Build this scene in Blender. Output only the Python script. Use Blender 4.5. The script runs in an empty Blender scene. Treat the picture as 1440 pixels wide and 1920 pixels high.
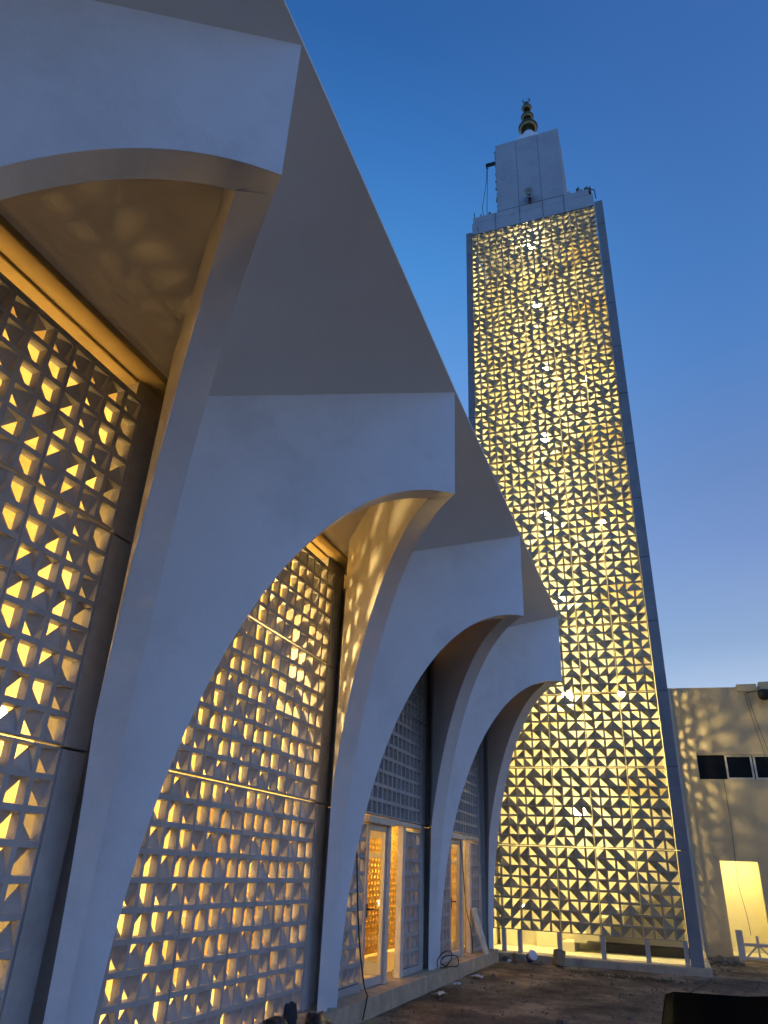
import bpy, bmesh, math, random
from mathutils import Vector, Matrix
random.seed(7)
scene = bpy.context.scene
COL = scene.collection

# ------------------------------------------------------------------ helpers
class MB:
    """collects vertices and faces and links them as one mesh object"""
    def __init__(s): s.v = []; s.f = []; s.m = []; s.cur = 0
    def face(s, *pts):
        i = len(s.v); s.v += [tuple(p) for p in pts]; s.f.append(tuple(range(i, i+len(pts)))); s.m.append(s.cur)
    def box(s, x0, y0, z0, x1, y1, z1):
        p = [(x0,y0,z0),(x1,y0,z0),(x1,y1,z0),(x0,y1,z0),(x0,y0,z1),(x1,y0,z1),(x1,y1,z1),(x0,y1,z1)]
        i = len(s.v); s.v += p
        for f in ((0,3,2,1),(4,5,6,7),(0,1,5,4),(1,2,6,5),(2,3,7,6),(3,0,4,7)):
            s.f.append(tuple(i+k for k in f)); s.m.append(s.cur)
        return s
    def hull(s, bottom, top):
        """closed prism between two equal-length loops"""
        n = len(bottom); i = len(s.v); s.v += [tuple(p) for p in bottom] + [tuple(p) for p in top]
        s.f.append(tuple(i+k for k in reversed(range(n)))); s.f.append(tuple(i+n+k for k in range(n)))
        s.m += [s.cur]*2
        for k in range(n):
            q = (k+1) % n; s.f.append((i+k, i+q, i+n+q, i+n+k)); s.m.append(s.cur)
        return s
    def tube(s, pts, r, n=8, closed=False):
        pts = [Vector(p) for p in pts]; rings = []
        for k, p in enumerate(pts):
            a = pts[max(k-1,0)]; b = pts[min(k+1,len(pts)-1)]
            d = (b-a).normalized()
            up = Vector((0,0,1)) if abs(d.z) < .9 else Vector((1,0,0))
            u = d.cross(up).normalized(); w = u.cross(d)
            rr = r[k] if isinstance(r, (list,tuple)) else r
            i = len(s.v)
            for j in range(n):
                t = 2*math.pi*j/n
                s.v.append(tuple(p + u*rr*math.cos(t) + w*rr*math.sin(t)))
            rings.append(i)
        for a, b in zip(rings[:-1], rings[1:]):
            for j in range(n):
                q = (j+1) % n; s.f.append((a+j, a+q, b+q, b+j)); s.m.append(s.cur)
        s.f.append(tuple(rings[0]+j for j in reversed(range(n)))); s.f.append(tuple(rings[-1]+j for j in range(n)))
        s.m += [s.cur]*2
        return s
    def lathe(s, prof, c, n=24):
        rings = []
        for (r, z) in prof:
            i = len(s.v)
            for j in range(n):
                t = 2*math.pi*j/n; s.v.append((c[0]+r*math.cos(t), c[1]+r*math.sin(t), c[2]+z))
            rings.append(i)
        for a, b in zip(rings[:-1], rings[1:]):
            for j in range(n):
                q = (j+1) % n; s.f.append((a+j, a+q, b+q, b+j)); s.m.append(s.cur)
        s.f.append(tuple(rings[0]+j for j in reversed(range(n)))); s.f.append(tuple(rings[-1]+j for j in range(n)))
        s.m += [s.cur]*2
        return s
    def mesh(s, name):
        me = bpy.data.meshes.new(name); me.from_pydata(s.v, [], s.f); me.update()
        return me
    def build(s, name, mat, parent=None, smooth=False, weld=True, bevel=0):
        me = s.mesh(name)
        bm = bmesh.new(); bm.from_mesh(me)
        if weld: bmesh.ops.remove_doubles(bm, verts=bm.verts, dist=1e-4)
        bmesh.ops.recalc_face_normals(bm, faces=bm.faces)
        bm.to_mesh(me); bm.free()
        mats = mat if isinstance(mat, (list,tuple)) else [mat]
        for m in mats: me.materials.append(m)
        if len(mats) > 1 and len(me.polygons) == len(s.m):
            for p, k in zip(me.polygons, s.m): p.material_index = k
        if smooth:
            for p in me.polygons: p.use_smooth = True
        o = bpy.data.objects.new(name, me); COL.objects.link(o)
        if parent: o.parent = parent
        if bevel:
            b = o.modifiers.new('bevel', 'BEVEL'); b.width = bevel; b.segments = 2; b.limit_method = 'ANGLE'
        return o

def tag(o, label=None, cat=None, group=None, kind=None):
    if label: o['label'] = label
    if cat: o['category'] = cat
    if group: o['group'] = group
    if kind: o['kind'] = kind
    return o
def empty(name, loc=(0,0,0), label=None, cat=None, group=None):
    o = bpy.data.objects.new(name, None); o.location = loc; COL.objects.link(o)
    o.empty_display_size = .2
    return tag(o, label, cat, group)

# ------------------------------------------------------------------ materials
def mat(name, col, rough=.8, metal=0, var=.12, scale=3.0, bump=.15, bscale=60, stain=None, stain_scale=.6, spec=.3, bdist=.01):
    m = bpy.data.materials.new(name); m.use_nodes = True
    N = m.node_tree.nodes; L = m.node_tree.links; b = N['Principled BSDF']
    b.inputs['Roughness'].default_value = rough; b.inputs['Metallic'].default_value = metal
    b.inputs['Specular IOR Level'].default_value = spec
    tc = N.new('ShaderNodeTexCoord'); geo = N.new('ShaderNodeNewGeometry')
    pos = geo.outputs['Position']
    n1 = N.new('ShaderNodeTexNoise'); n1.inputs['Scale'].default_value = scale; n1.inputs['Detail'].default_value = 6
    n1.inputs['Roughness'].default_value = .65
    L.new(pos, n1.inputs['Vector'])
    r = N.new('ShaderNodeValToRGB')
    r.color_ramp.elements[0].position = .3; r.color_ramp.elements[1].position = .7
    r.color_ramp.elements[0].color = tuple(c*(1-var) for c in col) + (1,)
    r.color_ramp.elements[1].color = tuple(min(1, c*(1+var)) for c in col) + (1,)
    L.new(n1.outputs['Fac'], r.inputs['Fac'])
    out = r.outputs['Color']
    if stain:
        n2 = N.new('ShaderNodeTexNoise'); n2.inputs['Scale'].default_value = stain_scale; n2.inputs['Detail'].default_value = 8
        n2.inputs['Roughness'].default_value = .7
        L.new(pos, n2.inputs['Vector'])
        r2 = N.new('ShaderNodeValToRGB'); r2.color_ramp.elements[0].position = .5; r2.color_ramp.elements[1].position = .72
        r2.color_ramp.elements[0].color = (0,0,0,1); r2.color_ramp.elements[1].color = (1,1,1,1)
        L.new(n2.outputs['Fac'], r2.inputs['Fac'])
        mx = N.new('ShaderNodeMix'); mx.data_type = 'RGBA'
        L.new(r2.outputs['Color'], mx.inputs['Factor']); L.new(out, mx.inputs['A']); mx.inputs['B'].default_value = tuple(stain)+(1,)
        out = mx.outputs['Result']
    L.new(out, b.inputs['Base Color'])
    if bump:
        n3 = N.new('ShaderNodeTexNoise'); n3.inputs['Scale'].default_value = bscale; n3.inputs['Detail'].default_value = 4
        L.new(pos, n3.inputs['Vector'])
        bp = N.new('ShaderNodeBump'); bp.inputs['Strength'].default_value = bump; bp.inputs['Distance'].default_value = bdist
        L.new(n3.outputs['Fac'], bp.inputs['Height']); L.new(bp.outputs['Normal'], b.inputs['Normal'])
    return m
def emis(name, col, strength):
    m = bpy.data.materials.new(name); m.use_nodes = True
    b = m.node_tree.nodes['Principled BSDF']
    b.inputs['Base Color'].default_value = (.8,.8,.8,1)
    b.inputs['Emission Color'].default_value = tuple(col)+(1,); b.inputs['Emission Strength'].default_value = strength
    return m
def glass(name, tint=(1,1,1)):
    """thin window pane: a mostly transparent sheet with a fresnel reflection"""
    m = bpy.data.materials.new(name); m.use_nodes = True
    N = m.node_tree.nodes; L = m.node_tree.links
    for n in list(N):
        if n.type != 'OUTPUT_MATERIAL': N.remove(n)
    out = [n for n in N if n.type == 'OUTPUT_MATERIAL'][0]
    t = N.new('ShaderNodeBsdfTransparent'); t.inputs['Color'].default_value = tuple(tint)+(1,)
    g = N.new('ShaderNodeBsdfGlossy'); g.inputs['Roughness'].default_value = .03
    lw = N.new('ShaderNodeLayerWeight'); lw.inputs['Blend'].default_value = .5
    f0 = N.new('ShaderNodeMath'); f0.operation = 'POWER'; L.new(lw.outputs['Facing'], f0.inputs[0]); f0.inputs[1].default_value = 5
    f = N.new('ShaderNodeMath'); f.operation = 'MULTIPLY_ADD'; L.new(f0.outputs[0], f.inputs[0]); f.inputs[1].default_value = .5; f.inputs[2].default_value = .02
    mx = N.new('ShaderNodeMixShader')
    L.new(f.outputs[0], mx.inputs[0]); L.new(t.outputs[0], mx.inputs[1]); L.new(g.outputs[0], mx.inputs[2])
    L.new(mx.outputs[0], out.inputs['Surface'])
    return m

M = {
 'plaster': mat('white_plaster', (.61,.62,.64), .75, var=.05, scale=1.1, bump=.22, bscale=55, stain=(.515,.52,.53), stain_scale=.9),
 'soffit': mat('soffit_plaster', (.68,.66,.64), .8, var=.04, scale=1.5, bump=.14, bscale=50),
 'concrete': mat('breeze_block_concrete', (.37,.36,.35), .85, var=.1, scale=6, bump=.3, bscale=90, stain=(.29,.28,.26), stain_scale=2.5),
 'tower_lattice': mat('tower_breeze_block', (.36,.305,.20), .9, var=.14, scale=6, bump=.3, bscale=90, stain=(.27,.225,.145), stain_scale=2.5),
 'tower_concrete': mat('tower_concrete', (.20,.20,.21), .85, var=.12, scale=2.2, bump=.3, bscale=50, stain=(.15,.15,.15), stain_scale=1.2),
 'cap_concrete': mat('weathered_concrete', (.36,.37,.39), .85, var=.14, scale=1.8, bump=.3, bscale=40, stain=(.30,.30,.31), stain_scale=.9),
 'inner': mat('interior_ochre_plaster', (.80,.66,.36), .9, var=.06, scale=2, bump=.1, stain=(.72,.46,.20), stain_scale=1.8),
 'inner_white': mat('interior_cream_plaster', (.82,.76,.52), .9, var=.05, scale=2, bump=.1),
 'joint': mat('dark_backing', (.05,.05,.055), .9, var=.2, bump=0),
 'slate': mat('infill_render_grey', (.16,.16,.17), .9, var=.15, scale=4, bump=.2),
 'plinth': mat('stone_paving', (.40,.33,.24), .8, var=.2, scale=5, bump=.3, bscale=30, stain=(.24,.21,.17), stain_scale=1.6),
 'white_metal': mat('white_painted_aluminium', (.42,.41,.39), .45, var=.04, bump=0, spec=.5),
 'wood': mat('raw_timber', (.30,.20,.11), .85, var=.25, scale=9, bump=.3),
 'marble': mat('pale_board', (.55,.50,.42), .7, var=.2, scale=7, bump=.2),
 'cream': mat('cream_render', (.50,.40,.24), .85, var=.06, scale=1.6, bump=.25, bscale=40, stain=(.36,.30,.21), stain_scale=.7),
 'black': mat('black_window_glass', (.004,.004,.005), .3, var=0, bump=0, spec=.08),
 'cable': mat('black_cable', (.012,.012,.012), .6, var=0, bump=0),
 'steel': mat('rusty_steel', (.09,.075,.065), .6, metal=.4, var=.3, scale=12, bump=.2),
 'brass': mat('aged_bronze', (.16,.12,.06), .3, metal=1, var=.2, scale=8, bump=0),
 'speaker': mat('grey_plastic', (.36,.38,.36), .5, var=.1, bump=0),
 'bag': mat('black_plastic_bag', (.012,.013,.016), .35, var=.2, scale=20, bump=.5, bscale=25, spec=.5),
 'cloth': mat('grey_cloth', (.035,.038,.045), .9, var=.25, scale=15, bump=.5, bscale=40),
 'stone': mat('rubble_stone', (.15,.12,.09), .9, var=.3, scale=10, bump=.5, bscale=40),
 'paper': mat('dirty_paper', (.62,.60,.55), .9, var=.15, scale=12, bump=.2),
 'card': mat('cardboard', (.26,.18,.10), .9, var=.2, scale=8, bump=.1),
 'bucket': mat('white_bucket_plastic', (.60,.60,.62), .5, var=.06, bump=0),
 'blue': mat('bucket_label_blue', (.04,.07,.22), .5, var=.1, bump=0),
 'red': mat('rust_red_paint', (.28,.07,.03), .6, var=.2, bump=0),
 'car': mat('black_car_paint', (.0025,.003,.004), .5, var=.0, bump=0, spec=.06),
 'chrome': mat('chrome', (.7,.72,.7), .12, metal=1, var=0, bump=0),
 'tyre': mat('tyre_rubber', (.02,.02,.02), .9, var=.1, bump=0),
 'leaf': mat('dry_leaves', (.10,.08,.035), .9, var=.4, scale=20, bump=.1),
}
M['glass'] = glass('door_glass', (.97,.95,.9))
def matt(name, col):
    m = bpy.data.materials.new(name); m.use_nodes = True
    N = m.node_tree.nodes; L = m.node_tree.links; out = [n for n in N if n.type == 'OUTPUT_MATERIAL'][0]
    for n in list(N):
        if n.type != 'OUTPUT_MATERIAL': N.remove(n)
    d = N.new('ShaderNodeBsdfDiffuse'); d.inputs['Color'].default_value = tuple(col)+(1,)
    g_ = N.new('ShaderNodeBsdfGlossy'); g_.inputs['Roughness'].default_value = .25; g_.inputs['Color'].default_value = (.6,.65,.75,1)
    mx = N.new('ShaderNodeMixShader'); mx.inputs[0].default_value = .010
    L.new(d.outputs[0], mx.inputs[1]); L.new(g_.outputs[0], mx.inputs[2]); L.new(mx.outputs[0], out.inputs['Surface'])
    return m
M['car'] = matt('dusty_black_paint', (.0015,.0015,.002))
M['car_glass'] = mat('dark_tinted_glass', (.006,.008,.012), .05, var=0, bump=0, spec=.6)
M['bulb_warm'] = emis('lit_bulb_warm', (1,.80,.45), 30)
M['bulb_tower'] = emis('lit_bulb_tower', (1,.90,.58), 40)

# bare earth: packed dirt with gravel, ruts and damp patches
def ground_mat():
    m = bpy.data.materials.new('packed_dirt'); m.use_nodes = True
    N = m.node_tree.nodes; L = m.node_tree.links; b = N['Principled BSDF']; b.inputs['Roughness'].default_value = .95
    b.inputs['Specular IOR Level'].default_value = .15
    g = N.new('ShaderNodeNewGeometry')
    mp = N.new('ShaderNodeMapping'); mp.inputs['Scale'].default_value = (1.0,.8,1); mp.inputs['Rotation'].default_value = (0,0,.25)
    L.new(g.outputs['Position'], mp.inputs['Vector'])
    a = N.new('ShaderNodeTexNoise'); a.inputs['Scale'].default_value = 1.0; a.inputs['Detail'].default_value = 9; a.inputs['Roughness'].default_value = .68
    L.new(mp.outputs[0], a.inputs['Vector'])
    r = N.new('ShaderNodeValToRGB'); e = r.color_ramp.elements
    e[0].position = .33; e[0].color = (.085,.058,.038,1); e[1].position = .66; e[1].color = (.50,.37,.23,1)
    x = e.new(.5); x.color = (.22,.163,.108,1)
    L.new(a.outputs['Fac'], r.inputs['Fac'])
    v = N.new('ShaderNodeTexVoronoi'); v.inputs['Scale'].default_value = 14; L.new(g.outputs['Position'], v.inputs['Vector'])
    r2 = N.new('ShaderNodeValToRGB'); r2.color_ramp.elements[0].position = .1; r2.color_ramp.elements[0].color = (1.5,1.4,1.3,1)
    r2.color_ramp.elements[1].position = .3; r2.color_ramp.elements[1].color = (.9,.9,.9,1)
    L.new(v.outputs['Distance'], r2.inputs['Fac'])
    mx = N.new('ShaderNodeMix'); mx.data_type = 'RGBA'; mx.blend_type = 'MULTIPLY'; mx.inputs['Factor'].default_value = .8
    L.new(r.outputs['Color'], mx.inputs['A']); L.new(r2.outputs['Color'], mx.inputs['B'])
    L.new(mx.outputs['Result'], b.inputs['Base Color'])
    n = N.new('ShaderNodeTexNoise'); n.inputs['Scale'].default_value = 7; n.inputs['Detail'].default_value = 10; n.inputs['Roughness'].default_value = .75
    L.new(g.outputs['Position'], n.inputs['Vector'])
    bp = N.new('ShaderNodeBump'); bp.inputs['Strength'].default_value = .9; bp.inputs['Distance'].default_value = .07
    L.new(n.outputs['Fac'], bp.inputs['Height']); L.new(bp.outputs['Normal'], b.inputs['Normal'])
    return m
M['dirt'] = ground_mat()
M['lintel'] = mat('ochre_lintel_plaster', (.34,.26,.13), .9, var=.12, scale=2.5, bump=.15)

# ------------------------------------------------------------------ ground
g = MB()
import mathutils
def gz(x, y):
    if -3.6 < x < 7 and 2 < y < 20:
        p = mathutils.noise.noise(Vector((x*.8, y*.8, 0)))*.018 + mathutils.noise.noise(Vector((x*3, y*3, 5)))*.010
        return p - .012
    return -.012
xs = [-2500,-400,-60,-12,-4] + [-3.7+.12*i for i in range(90)] + [8,14,60,400,2500]
ys = [-2500,-400,-60,-12,0] + [3+.16*i for i in range(110)] + [21.5,24,60,400,2500]
vi = {}
for i, x in enumerate(xs):
    for j, y in enumerate(ys):
        vi[i,j] = len(g.v); g.v.append((x, y, gz(x,y)))
for i in range(len(xs)-1):
    for j in range(len(ys)-1):
        g.f.append((vi[i,j],vi[i+1,j],vi[i+1,j+1],vi[i,j+1])); g.m.append(0)
tag(g.build('ground', M['dirt'], smooth=True), kind='structure')

# ------------------------------------------------------------------ plinth in front of the facade and tower
FX = -3.62
p = MB()
for k in range(20):                                                   # paving slabs along the facade, small open joints
    y0 = -3 + k*1.0; y1 = min(y0 + .992, 16.98)
    if y0 >= 16.9: break
    p.box(-5.2, y0, -.2, FX + random.uniform(-.006,.006), y1, .2 + random.uniform(-.003,.003))
tag(p.build('pavement', M['plinth'], bevel=.008), kind='structure')

# ------------------------------------------------------------------ breeze block panels
C = .205; BAR = .042; DEP = .068
def panel_mesh(name, cols, rows, pat, depth=DEP, facets=True, bar=BAR):
    """local x = width, z = height, y = depth towards the inside (0 is the front face)"""
    s = MB(); h = bar/2; W = cols*C; H = rows*C
    g_ = .006                                                         # half of the open joint around the panel
    for i in range(cols):
        for j in range(rows):
            x0, x1, z0, z1 = i*C, (i+1)*C, j*C, (j+1)*C
            if i == 0: x0 += g_
            if i == cols-1: x1 -= g_
            if j == 0: z0 += g_
            if j == rows-1: z1 -= g_
            a0, a1, b0, b1 = i*C+h, (i+1)*C-h, j*C+h, (j+1)*C-h
            ta = .008                                                  # draft of the cast openings
            O = [(x0,z0),(x1,z0),(x1,z1),(x0,z1)]; I = [(a0,b0),(a1,b0),(a1,b1),(a0,b1)]
            I2 = [(a0+ta,b0+ta),(a1-ta,b0+ta),(a1-ta,b1-ta),(a0+ta,b1-ta)]
            for k in range(4):
                q = (k+1) % 4
                s.face((O[k][0],0,O[k][1]), (O[q][0],0,O[q][1]), (I[q][0],0,I[q][1]), (I[k][0],0,I[k][1]))
                s.face((I[k][0],0,I[k][1]), (I[q][0],0,I[q][1]), (I2[q][0],depth,I2[q][1]), (I2[k][0],depth,I2[k][1]))
                s.face((I2[k][0],depth,I2[k][1]), (I2[q][0],depth,I2[q][1]), (O[q][0],depth,O[q][1]), (O[k][0],depth,O[k][1]))
            if facets:
                # solid half of the cell: a corner that is flush with the front and falls away to the diagonal at the back
                t, r = pat(i, j)
                f = .007
                za, zc = (I[2][1], I[0][1]) if t else (I[0][1], I[2][1])
                xr, xl = (I[1][0], I[0][0]) if r else (I[0][0], I[1][0])
                za2, zc2 = (I2[2][1], I2[0][1]) if t else (I2[0][1], I2[2][1])
                xr2, xl2 = (I2[1][0], I2[0][0]) if r else (I2[0][0], I2[1][0])
                s.face((xr,f,za), (xl2,depth-.004,za2), (xr2,depth-.004,zc2))
                s.face((xr2,depth,za2), (xr2,depth,zc2), (xl2,depth,za2))
                s.face((xl2,depth-.004,za2), (xr2,depth-.004,zc2), (xr2,depth,zc2), (xl2,depth,za2))
    # outer edges of the slab
    e = g_
    for (xa,za,xb,zb) in ((e,e,W-e,e),(W-e,e,W-e,H-e),(W-e,H-e,e,H-e),(e,H-e,e,e)):
        s.face((xa,0,za),(xb,0,zb),(xb,depth,zb),(xa,depth,za))
    me = s.mesh(name)
    bm = bmesh.new(); bm.from_mesh(me); bmesh.ops.remove_doubles(bm, verts=bm.verts, dist=2e-5)
    bmesh.ops.recalc_face_normals(bm, faces=bm.faces); bm.to_mesh(me); bm.free()
    return me
rp = random.Random(11)
PAT = {(i,j): (rp.random() < .5, rp.random() < .5) for i in range(4) for j in range(10)}
# a few rows where the four blocks agree, as in the cast panels
for j in (3, 7): 
    for i in range(4): PAT[i,j] = (i % 2 == 0, i < 2)
RT = random.Random(23)
PATT = {(i,j): (RT.random() < .5, RT.random() < .5) for i in range(4) for j in range(8)}
PATU = {(i,j): (RT.random() < .5, RT.random() < .5) for i in range(4) for j in range(8)}
def link_panel(me, loc, rotz, material, parent, name='lattice_panel'):
    o = bpy.data.objects.new(name, me); COL.objects.link(o)
    if not me.materials: me.materials.append(material)
    o.location = loc; o.rotation_euler = (0,0,rotz); o.parent = parent
    return o

# ------------------------------------------------------------------ mosque hall: folded arches, roof, screens
hall = empty('mosque_hall', (-3.85,8,0), 'white hall with a row of folded pointed arches and lit concrete lattice screens', 'building')
hall.location = (0,0,0)
XP = -1.75; XV = -3.82
PY = [-1.5, 2.53, 6.57, 10.67, 15.10]
PZ = [6.62, 6.64, 6.54, 6.54, 6.60]            # roof edge above each prow
AT = [5.3, 5.33, 5.21, 5.17, 5.19]              # crown of each arch
AY = [.5, 4.53, 8.62, 12.85, 17.10]             # valleys
AX = [XV, XV, XV, -3.86, -3.86]
AZ = [5.50, 5.50, 5.48, 5.46, 5.46]
TH = .22
def plate(mb, A, P, nin, Lin, zA, zP, crown):
    """one slab of a folded arch, from valley A to prow P; nin = inward normal; Lin = s of the mitre on the inner face"""
    A = Vector((A[0],A[1],0)); P = Vector((P[0],P[1],0)); L = (P-A).length; e = (P-A)/L
    a = L - .19; zb = .2; b = crown - zb
    prof = [(0, zb), (.19, zb)]
    n = 56
    for k in range(1, n+1):
        th = math.pi/2*(1-k/n)
        s = L - a*math.sin(th); prof.append((s, zb + b*math.cos(th)))
    def top(s): return zA + (zP-zA)*s/L + .03
    def tk(s):                                     # thickness tapers where the leg meets its neighbour
        return TH if s > .45 else .04 + (TH-.04)*s/.45
    out_b = []; in_b = []; out_t = []; in_t = []
    for (s, z) in prof:
        o = A + e*s; si = min(s, Lin); i = A + e*si + nin*tk(si)
        out_b.append((o.x,o.y,z)); out_t.append((o.x,o.y,top(s)))
        in_b.append((i.x,i.y,z)); in_t.append((i.x,i.y,top(si)+.05))
    for k in range(len(prof)-1):
        mb.face(out_b[k], out_b[k+1], out_t[k+1], out_t[k])
        if (Vector(in_b[k])-Vector(in_b[k+1])).length > 1e-4: mb.face(in_b[k+1], in_b[k], in_t[k], in_t[k+1])
        mb.face(out_b[k+1], out_b[k], in_b[k], in_b[k+1])
        mb.face(out_t[k], out_t[k+1], in_t[k+1], in_t[k])
    mb.face(out_b[0], in_b[0], in_t[0], out_t[0])
AXY = [(-3.82, -3.55)] + list(zip(AX, AY))
for i in range(0, 5):
    A0 = AXY[i]; A1 = (AX[i], AY[i]); P = (XP, PY[i])
    def nrm(A, sgn):
        d = Vector((P[0]-A[0], P[1]-A[1])).normalized(); return Vector((-d.y, d.x))*sgn
    n0 = nrm(A0, 1); n1 = nrm(A1, -1)
    # inner mitre: point at distance TH from both lines
    a_ = Vector(P) - Vector(A0); a_.normalize(); b_ = Vector(P) - Vector(A1); b_.normalize()
    ang = math.acos(a_.dot(b_)); cut = TH/math.tan(ang/2)
    L0 = (Vector(P)-Vector(A0)).length; L1 = (Vector(P)-Vector(A1)).length
    mb = MB()
    plate(mb, A0, P, Vector((n0.x,n0.y,0)), L0-cut, AZ[max(i-1,0)], PZ[i], AT[i])
    plate(mb, A1, P, Vector((n1.x,n1.y,0)), L1-cut, AZ[i], PZ[i], AT[i])
    o = mb.build('arch', M['plaster'], hall)
# roof: folded soffit sheet with a thin fascia
mb = MB()
def roof_pt(i, kind, dz=0):
    if kind == 'P': return Vector((XP+.012, PY[i], PZ[i]+dz))
    return Vector((AX[i], AY[i], AZ[i]+dz))
seq = []
P_ = [(XP+.012, -6.0, 6.62)] + [(XP+.012, PY[i], PZ[i]) for i in range(5)]
A_ = [(XV, -3.5, 5.5)] + [(AX[i], AY[i], AZ[i]) for i in range(5)]
k_ = .505
def back(v): return (-5.2, v[1], v[2] - k_*(v[0]+5.2)*0 + 0.0)
tris = []
for i in range(len(P_)-1):
    tris.append((A_[i], P_[i], P_[i+1])); tris.append((A_[i], P_[i+1], A_[i+1]))
tris.append((P_[0], A_[0], (XV,-6.0,5.5)))
H2 = .022
for t in tris:
    mb.face(*t)
edge = P_
for a, b in zip(edge[:-1], edge[1:]):
    mb.face(a, b, (b[0],b[1],b[2]+H2), (a[0],a[1],a[2]+H2))
    mb.face((a[0],a[1],a[2]+H2), (b[0],b[1],b[2]+H2), (-5.5,b[1],b[2]+.25), (-5.5,a[1],a[2]+.25))
a = P_[-1]; b = A_[-1]
mb.face(a, b, (b[0],b[1],b[2]+H2+.9), (a[0],a[1],a[2]+H2))
mb.face(b, (-5.5, b[1], b[2]), (-5.5,b[1],b[2]+1.2), (b[0],b[1],b[2]+H2+.9))
mb.face(a, (b[0],b[1],b[2]+H2+.9), (-5.5,b[1],b[2]+1.2), (-5.5,a[1],a[2]+.25))
mb.build('roof', M['soffit'], hall)

LX = -3.90                                        # front face of the screens
R = [None, 4.09, 8.28, 12.36, 16.45]              # right (far) end of each screen
# wall: beams over the screens, dark cores behind the piers, walls of the gallery
mb = MB()
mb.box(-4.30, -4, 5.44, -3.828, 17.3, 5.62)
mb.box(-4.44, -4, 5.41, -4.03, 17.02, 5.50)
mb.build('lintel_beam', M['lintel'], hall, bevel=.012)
for i in range(5):
    y1 = AY[i]; rr = R[i] if i else y1-.44
    mb = MB(); mb.box(-4.20, rr+.03, .2, -4.02, (R[i+1]-3.28-.20 if i<4 else 17.3), 5.45)
    mb.build('pier_core', M['concrete'], hall)
mb = MB()
mb.box(-6.25, -4, .2, -6.05, 17.3, 5.8)           # back wall of the gallery
mb.box(-6.05, -4, 5.50, -4.3, 17.3, 5.7)        # gallery ceiling
mb.box(-6.05, 17.12, .2, -4.41, 17.3, 5.5)
mb.box(-6.05, -4, .2, LX, -3.8, 5.5)
mb.box(-6.05, 8.95, 2.35, -4.22, 9.07, 5.5)       # partition above the door bay
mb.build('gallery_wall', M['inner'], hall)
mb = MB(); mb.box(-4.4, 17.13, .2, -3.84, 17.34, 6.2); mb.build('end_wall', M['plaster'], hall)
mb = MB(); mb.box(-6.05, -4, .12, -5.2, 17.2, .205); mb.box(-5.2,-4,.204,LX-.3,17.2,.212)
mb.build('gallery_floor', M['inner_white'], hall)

pm10 = panel_mesh('lattice_tall', 4, 10, lambda i,j: PAT[i,j])
pm8 = panel_mesh('lattice_mid', 4, 8, lambda i,j: PAT[(i+1)%4,(j+2)%10])
pm7 = panel_mesh('lattice_top', 4, 6, lambda i,j: PAT[(i+2)%4,(j+5)%10])
pb8 = panel_mesh('lattice_blind', 4, 8, None, depth=.07, facets=False, bar=.05)
pb7 = panel_mesh('lattice_blind_top', 4, 6, None, depth=.07, facets=False, bar=.05)
pside = panel_mesh('lattice_door_side', 4, 9, lambda i,j: PAT[(i+1)%4,j])
pnarrow = panel_mesh('lattice_door_end', 3, 9, lambda i,j: PAT[i,j])
Z0 = .205
RZ = math.radians(90)                             # local x -> +Y, local y(depth) -> -X
for i in (1, 2, 3, 4):
    scr = empty('lattice_screen'); scr.parent = hall
    end = R[i]; start = end - 3.28
    # frame posts on both ends
    for k, (ya, yb) in enumerate(((end+.004, end+.235), (start-.20, start-.004))):
        fr = MB()
        for za, zb in ((.2, 2.245), (2.262, 3.885), (3.902, 5.17)):
            fr.box(LX-.14, ya, za, LX+.012, yb, zb)
        fr.build('screen_post', M['concrete'], scr, bevel=.006)
    cp = MB(); cp.box(LX-.13, start, 5.143, LX+.004, end+.235, 5.175); cp.build('capping', M['concrete'], scr, bevel=.004)
    if i in (1, 2):
        rows = ((pm10, Z0), (pm8, Z0+10*C+.008), (pm7, Z0+18*C+.016))
        for me, z in rows:
            for c in range(4):
                link_panel(me, (LX, start + c*4*C, z), RZ, M['concrete'], scr)
    else:
        for me, z in ((pb8, Z0+10*C+.008), (pb7, Z0+18*C+.016)):
            for c in range(4):
                link_panel(me, (LX, start + c*4*C, z), RZ, M['concrete'], scr)
        mb = MB(); mb.box(LX-.17, start, 2.28, LX-.072, end, 5.14)
        mb.build('backing_wall', M['slate'], scr)

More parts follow.
